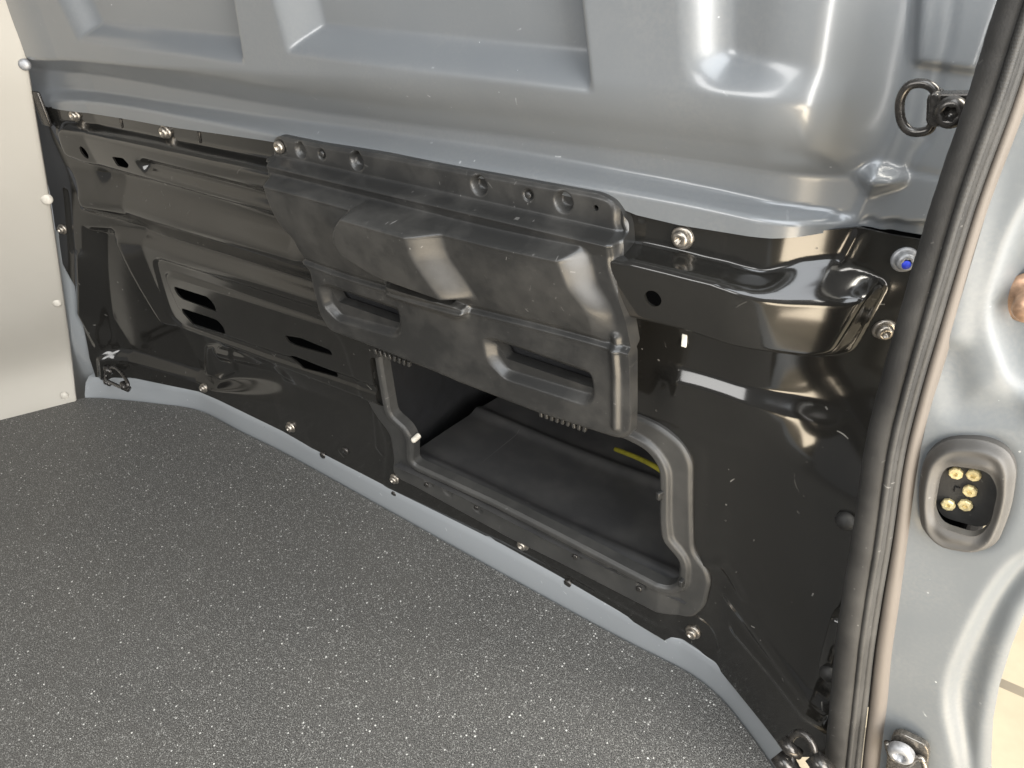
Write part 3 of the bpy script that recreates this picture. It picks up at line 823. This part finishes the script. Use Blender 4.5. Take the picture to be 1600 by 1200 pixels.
so_ = o.modifiers.new('thick', 'SOLIDIFY'); so_.thickness = 0.004; so_.offset = 0
TEa = np.array(TEs)
def on_trim(px, py):
    # nearest place on the lining plane: intersect with the tilted plane near the edge
    best = None
    for i in range(0, len(TEs)):
        for c in np.linspace(0.0, 0.2, 41):
            q = np.array([TEs[i][0]+fd[0]*c, TEs[i][1]+fd[1]*c, TEs[i][2]])
            dv = q-np.array([0, 0, H_CAM]); cc = M_.T @ dv
            e = (800+F_PX*cc[0]/cc[2]-px)**2+(600+F_PX*cc[1]/cc[2]-py)**2
            if best is None or e < best[0]: best = (e, q)
    return best[1]
riv = lathe('plug', [(0.0125, 0.0), (0.0125, 0.002), (0.010, 0.0048), (0.005, 0.0064), (0.0, 0.0066)], 18)
nrm_t = Vector((-fd[1], fd[0], 0.15)); nrm_t = nrm_t if nrm_t.x > 0 else -nrm_t; nrm_t.z = 0.12; nrm_t.normalize()
for px, py, mt, s in ((41,107,STEEL_L,0.8),(75,317,RIVET,0.85),(90,471,RIVET,0.7),(99,617,RIVET,0.75),(20,-60,RIVET,1.0)):
    q = on_trim(px, py)
    o = link('plug', riv, mt)
    o.material_slots[0].link = 'OBJECT'; o.material_slots[0].material = mt
    o.parent = tp_; o.matrix_parent_inverse = Matrix.Translation(-tp_.location)
    o.matrix_basis = Matrix.Translation(Vector(q)+nrm_t*0.002) @ nrm_t.to_track_quat('Z', 'Y').to_matrix().to_4x4() @ Matrix.Scale(s, 4)
# body-coloured corner between lining and black panel
v = []; f = []
ce = [(128,632,40),(120,600,46),(114,570,44),(108,530,40),(100,480,36),(92,430,36),(84,360,26)]
for px, py, wd in ce:
    for t, off in ((-0.35, -0.004), (0.0, 0.004), (0.2, 0.006), (0.45, 0.0), (0.8, -0.006), (1.3, -0.012)):
        p = W(px+wd*t, py, off-0.004); v.append((p[0], Y0-off+0.004-float(d0(p[0], p[1])), p[1]))
m = 6
for i in range(len(ce)-1):
    for k in range(m-1): f.append((i*m+k, i*m+k+1, (i+1)*m+k+1, (i+1)*m+k))
tag(link('corner_post', pydata('corner_post', v, f), GREY_F), 'narrow grey painted corner strip between cream lining and black bulkhead', 'corner post')

# ------------------------------------------------------------------ lashing rings
def ring_thing(name, label, pts, rad, bracket_pts, mat, bolts):
    """a bent D-ring in its folded bracket"""
    root = empty(name, tuple(pts[0]), label, 'lashing ring', 'lashing rings of the load area')
    child(link('ring', tube_mesh('ring', spline(pts, 6, True), rad, 12, closed=True), mat), root)
    return root
YD = 0.625
def yp(px, py, y): p = on_y(px, py, y); return (p[0], y, p[1])
r1 = ring_thing('lashing_ring', 'black steel D-ring bolted to the grey panel beside the door seal', [yp(x, y, YD) for x, y in ((1462,144),(1446,131),(1422,133),(1408,152),(1406,176),(1412,196),(1426,206),(1446,205),(1456,196),(1461,170))], 0.0034, None, DARKSTEEL, None)
def plate(name, px_pts, y, t, mat, root, rad=0.004):
    a = round_poly(np.array([on_y(x, yy, y) for x, yy in px_pts]), rad, 3)
    n = len(a); v = [(p[0], y, p[1]) for p in a]+[(p[0], y+t, p[1]) for p in a]
    f = [tuple(range(n)), tuple(range(2*n-1, n-1, -1))]+[(i, n+i, n+(i+1) % n, (i+1) % n) for i in range(n)]
    o = child(link(name, pydata(name, v, f), mat, smooth=False), root)
    bv = o.modifiers.new('bevel', 'BEVEL'); bv.width = 0.0012; bv.segments = 2
    return o
plate('bracket', [(1448,146),(1472,147),(1522,146),(1515,198),(1470,199),(1446,197)], YD-0.004, 0.012, DARKSTEEL, r1)
plate('bracket_fold', [(1452,145),(1468,146),(1466,199),(1450,198)], YD-0.010, 0.018, DARKSTEEL, r1, 0.003)
def head_on(root, px, py, y, s, mat, name='bolt'):
    p = on_y(px, py, y); o = link(name, bolt_head, mat)
    o.material_slots[0].link = 'OBJECT'; o.material_slots[0].material = mat
    o.parent = root; o.matrix_parent_inverse = Matrix.Translation(-root.location)
    o.matrix_basis = Matrix.Translation((p[0], y, p[1])) @ ROT_Y @ Matrix.Scale(s, 4); return o
head_on(r1, 1489, 172, YD-0.003, 1.25, DARKSTEEL)
# ring in the far corner by the cream lining
def floor_ring(name, label, pr, y, rad, br, s):
    root = ring_thing(name, label, [yp(px, py, y+dy) for px, py, dy in pr], rad, None, DARKSTEEL, None)
    for (px, py, dy, k) in br:
        p = on_y(px, py, y+dy)
        o = child(link('bracket', tube_mesh('bracket', [(p[0]-0.010*s, y+dy, p[1]+0.004), (p[0], y+dy-0.004, p[1]), (p[0]+0.010*s, y+dy, p[1]-0.006)], [k, k*1.15, k*0.9], 12), DARKSTEEL), root)
    return root
ycorner = Y0-float(d_bot(W(180,590)[0]))-0.02
floor_ring('lashing_ring', 'small black D-ring on the grey step in the corner by the cream lining', [(168,578,0),(178,574,0),(190,583,-0.01),(200,600,-0.02),(194,606,-0.025),(178,600,-0.02),(166,592,-0.01)], ycorner, 0.0038, ((170,577,0.0,0.0065),(197,603,-0.02,0.0075),(168,596,-0.005,0.005)), 1.0)
floor_ring('lashing_ring', 'black D-ring with chunky bracket on the step at the foot of the door seal', [(1234,1158,0),(1244,1146,0),(1258,1148,0),(1270,1166,-0.005),(1274,1192,-0.01),(1268,1206,-0.01),(1248,1204,-0.01),(1236,1180,0)], 0.560, 0.0042, ((1236,1166,-0.004,0.007),(1228,1190,-0.005,0.010),(1284,1192,-0.008,0.010)), 1.1)

# ------------------------------------------------------------------ door pillar, flange, seal
YP = 0.600
SEAL = [(1640,-90),(1595,40),(1556,160),(1500,318),(1446,500),(1412,620),(1390,715),(1372,840),(1357,930),(1345,1010),(1335,1100),(1325,1190),(1318,1280)]
def off_path(pts, d):
    """shift a pixel path sideways"""
    a = np.array(pts, float); t = np.gradient(a, axis=0); t /= np.linalg.norm(t, axis=1)[:, None]
    nrm = np.stack([-t[:, 1], t[:, 0]], 1)
    return a-nrm*np.array(d)[:, None] if hasattr(d, '__len__') else a-nrm*d
sp = [yp(x, y, YP-0.012) for x, y in off_path(SEAL, -9)]
sps = spline(sp, 14)
# bulb section swept along the aperture
v = []; f = []
n = 18
for i, p in enumerate(sps):
    wob = 1+0.008*math.sin(i*0.9)+0.006*math.sin(i*2.3)
    for k in range(n):
        a = 2*math.pi*k/n; r = (0.0115+0.0045*min(1, max(0, (0.80-p[2])/0.5)))*wob*(1+0.18*math.cos(a-2.6))
        v.append((p[0]+r*1.05*math.cos(a), p[1]+r*0.95*math.sin(a), p[2]))
for i in range(len(sps)-1):
    for k in range(n): f.append((i*n+k, i*n+(k+1) % n, (i+1)*n+(k+1) % n, (i+1)*n+k))
seal = empty('door_seal', (sp[-1][0], YP, 0.0), 'thick black rubber weather seal running down the door opening edge', 'door seal')
child(link('bulb', pydata('bulb', v, f), RUBBER), seal)
ridge = [yp(x, y, YP-0.022) for x, y in off_path(SEAL, 2)]
rs = spline(ridge, 60)
rr = [0.0034*(1+0.035*math.sin(i*2.1)) for i in range(len(rs))]
child(link('ribbed_lip', tube_mesh('ribbed_lip', rs, rr, 8), RUBBER), seal)
lip2 = [yp(x, y, YP-0.010) for x, y in off_path(SEAL, 14)]
child(link('grip_lip', tube_mesh('grip_lip', spline(lip2, 14), 0.0045, 8), RUBBER), seal)
# flange strip, its warm reflection painted in as a tan colour
def strip(name, pa, pb, ya, yb, mat, label, cat):
    A = spline([yp(x, y, ya) for x, y in pa], 10); B = spline([yp(x, y, yb) for x, y in pb], 10); m = len(A)
    v = []; f = []
    for a, b in zip(A, B):
        for t, bul in ((0, 0.010), (0.02, 0.0), (0.2, -0.004), (0.5, -0.0058), (0.8, -0.004), (1.0, 0.004), (1.0, 0.012)):
            v.append((a[0]+(b[0]-a[0])*t, a[1]+(b[1]-a[1])*t+bul, a[2]+(b[2]-a[2])*t))
    k7 = 7
    for i in range(m-1):
        for k in range(k7-1): f.append((i*k7+k, i*k7+k+1, (i+1)*k7+k+1, (i+1)*k7+k))
    return tag(link(name, pydata(name, v, f), mat), label, cat)
strip('door_flange', off_path(SEAL, 22), off_path(SEAL, [50,48,47,46,47,46,45,47,50,51,51,51,51]), YP-0.004, YP-0.002, FLANGE_REFL, 'edge flange strip between rubber seal and grey pillar, warm reflection put into its tan colour', 'flange')
# pillar face
pil = Relief(lambda X, Z: np.full(X.shape, Y0-YP))
def PY(pts, rad=0.01): return round_poly(np.array([on_y(x, y, YP) for x, y in pts]), rad, 5)
pil.loft(PY([(1640,250),(1575,360),(1542,470),(1540,520),(1560,575),(1600,640),(1700,640),(1700,250)], 0.02), PY([(1650,340),(1610,420),(1590,480),(1592,510),(1610,560),(1640,600),(1700,600),(1700,340)], 0.02), -0.030, 0.6)
crease = [(1600,858),(1566,884),(1530,935),(1498,1000),(1474,1060),(1470,1105),(1480,1150),(1492,1200),(1496,1300)]
pil.bump(chaikin(np.array([on_y(x, y, YP) for x, y in crease+[(1800,1300),(1800,800)]]), 2), -0.014, 0.016)
edge_r = [(1690,860),(1640,905),(1602,960),(1578,1020),(1558,1085),(1548,1140),(1545,1200),(1548,1300)]
pil.line(np.array([on_y(x-16, y, YP) for x, y in edge_r]), 0.006, 0.016)
pil.line(np.array([on_y(x, y, YP) for x, y in ((1560,-20),(1530,250),(1505,420),(1490,520))]), 0.004, 0.018)
pil.line(np.array([on_y(x, y, YP) for x, y in ((1480,560),(1500,640),(1580,640),(1600,590))]), -0.004, 0.022)
pil.bump(PY([(1425,700),(1470,672),(1560,672),(1600,710),(1596,800),(1560,868),(1480,868),(1425,830)], 0.02), -0.004, 0.012)
pil.func(lambda X, Z: 0.0010*np.sin(X*46+2.2*np.sin(Z*11))*np.sin(Z*17+X*9))
left_p = [on_y(x, y, YP) for x, y in off_path(SEAL, 44)]
top_z = max(p[1] for p in left_p)
rp_ = [on_y(x, y, YP) for x, y in edge_r][::-1]
op = np.array(left_p+[(left_p[-1][0]+0.004, -0.30), (rp_[0][0], -0.30)]+rp_+[(0.42, rp_[-1][1]+0.03), (0.42, top_z)])
CB = [(1436,760),(1446,708),(1480,681),(1540,683),(1578,700),(1590,730),(1582,790),(1560,845),(1530,860),(1470,850),(1440,822)]
cav = PY([(1460,736),(1480,704),(1560,714),(1574,758),(1560,824),(1532,844),(1464,826),(1450,792)], 0.010)
dp_ = empty('door_pillar', (0.1, YP, 0.0), 'pale grey painted door pillar with pressed shapes outside the rubber seal', 'pillar')
child(link('pillar_face', sheet_mesh('pillar_face', op, [cav], pil, 0.0026, 0.003), PILLAR), dp_)
# upper/lower continuation of the pillar beyond the frame
stud_p = on_y(1588, 485, YP-0.004)
pin = link('stop_pin', lathe('stop_pin', [(0.020, 0.0), (0.020, 0.002), (0.016, 0.004), (0.010, 0.006), (0.010, 0.020), (0.008, 0.024), (0.0, 0.025)], 24), simple('copper_pin', (0.42, 0.27, 0.18), 0.6, 0.4, nscale=200), dp_)
pin.matrix_parent_inverse = Matrix.Translation(-dp_.location)
pin.matrix_basis = Matrix.Translation((stud_p[0]+0.006, YP+0.022, stud_p[1])) @ ROT_Y

# ------------------------------------------------------------------ door contact block
cb = empty('contact_block', (0.004, YP, 0.56), 'grey plastic door contact housing with five brass contacts on the pillar', 'electrical contact')
ob = PY(CB, 0.016)
cb_rel = Relief(lambda X, Z: np.full(X.shape, Y0-YP+0.003))
inner_b = PY([(1470,742),(1484,717),(1548,726),(1562,758),(1550,812),(1530,832),(1474,815),(1461,792)], 0.008)
def cb_prof(X, Z):
    so = -sdf(X, Z, ob); si = sdf(X, Z, inner_b)
    return 0.010*ease(np.clip(so/0.006, 0, 1))-0.004*np.exp(-((so-0.012)/0.004)**2)*0.5-0.004*np.clip(1-si/0.006, 0, 1)
cb_rel.func(cb_prof)
child(link('bezel', sheet_mesh('bezel', ob, [inner_b], cb_rel, 0.0012, 0.008), BEZEL), cb)
fc = PY([(1462,735),(1482,708),(1560,716),(1572,758),(1558,822),(1530,842),(1466,824),(1452,792)], 0.008)
nf = len(fc)
child(link('back_plate', pydata('back_plate', [(p[0], YP+0.015, p[1]) for p in fc], [tuple(range(nf))]), RUBBER, smooth=False), cb)
pinm = lathe('contact', [(0.0056, 0.0), (0.0058, 0.003), (0.0048, 0.004), (0.0022, 0.0042), (0.0018, 0.002), (0.0, 0.002)], 8)
for px, py in ((1494,738),(1522,741),(1516,766),(1482,787),(1509,788)):
    p = on_y(px, py, YP+0.014)
    o = link('contact', pinm, BRASS, smooth=False); o.parent = cb; o.matrix_parent_inverse = Matrix.Translation(-cb.location)
    o.matrix_basis = Matrix.Translation((p[0], YP+0.0145, p[1])) @ ROT_Y @ Matrix.Rotation(random.uniform(0, 1), 4, 'Z')
for px, py, sx, sz in ((1492,764,0.0008,0.006),(1497,762,0.003,0.0008)):
    p = on_y(px, py, YP+0.014); o = link('key_mark', box_mesh('key_mark', sx, 0.001, sz, 0), VOID); o.parent = cb
    o.matrix_parent_inverse = Matrix.Translation(-cb.location); o.matrix_basis = Matrix.Translation((p[0], YP+0.0142, p[1]))

# ------------------------------------------------------------------ bracket at the foot of the pillar
bk = empty('striker_bracket', (0.03, YP-0.01, 0.15), 'bronze folded bracket with a pale bolt at the foot of the pillar', 'bracket')
YB = YP-0.014
plate('plate', [(1386,1180),(1394,1148),(1406,1146),(1448,1166),(1452,1178),(1444,1240),(1380,1240)], YB, 0.008, BRONZE, bk, 0.006)
head_on(bk, 1411, 1167, YB+0.001, 1.5, STEEL_L)
child(link('bent_wire', tube_mesh('bent_wire', spline([yp(x, y, YB-0.004) for x, y in ((1386,1160),(1392,1180),(1404,1190),(1420,1194),(1432,1184),(1444,1192),(1450,1240))], 6), 0.0035, 8), BRONZE), bk)

# ------------------------------------------------------------------ door sill below the vinyl edge
sx = [(0.050, -0.014), (0.150, -0.014), (0.165, -0.020), (0.172, -0.034), (0.172, -0.10), (0.215, -0.115), (0.235, -0.13), (0.240, -0.34), (0.050, -0.34)]
ns = len(sx); v = [(x, yy, z) for yy in (-2.0, YP-0.006) for x, z in sx]
f = [(i, (i+1) % ns, ns+(i+1) % ns, ns+i) for i in range(ns)]+[tuple(range(ns-1, -1, -1)), tuple(range(ns, 2*ns))]
tag(link('door_sill', pydata('door_sill', v, f), GREY_F, smooth=False), 'grey painted door step sill below the edge of the speckled floor', 'sill')

# ------------------------------------------------------------------ paving outside the door
def paving_mat():
    t = NT('beige_paving'); uv = t.flat('xy'); o = t.obj()
    br = t.n('ShaderNodeTexBrick'); t.t.links.new(uv, br.inputs['Vector'])
    br.inputs['Scale'].default_value = 0.9; br.inputs['Mortar Size'].default_value = 0.012
    br.inputs['Color1'].default_value = (0.46, 0.40, 0.30, 1); br.inputs['Color2'].default_value = (0.42, 0.365, 0.27, 1); br.inputs['Mortar'].default_value = (0.16, 0.14, 0.11, 1)
    c = t.mix(t.ramp(t.noise(o, 14, 5), 0.3, 0.75, 0.0, 0.5), br.outputs[0], (0.30, 0.26, 0.20))
    t.set(Base_Color=c, Roughness=0.85); return t.m
tag(link('ground', pydata('ground', [(-3, -4, -0.52), (6, -4, -0.52), (6, 7, -0.52), (-3, 7, -0.52)], [(0, 1, 2, 3)]), paving_mat(), smooth=False), kind='structure')
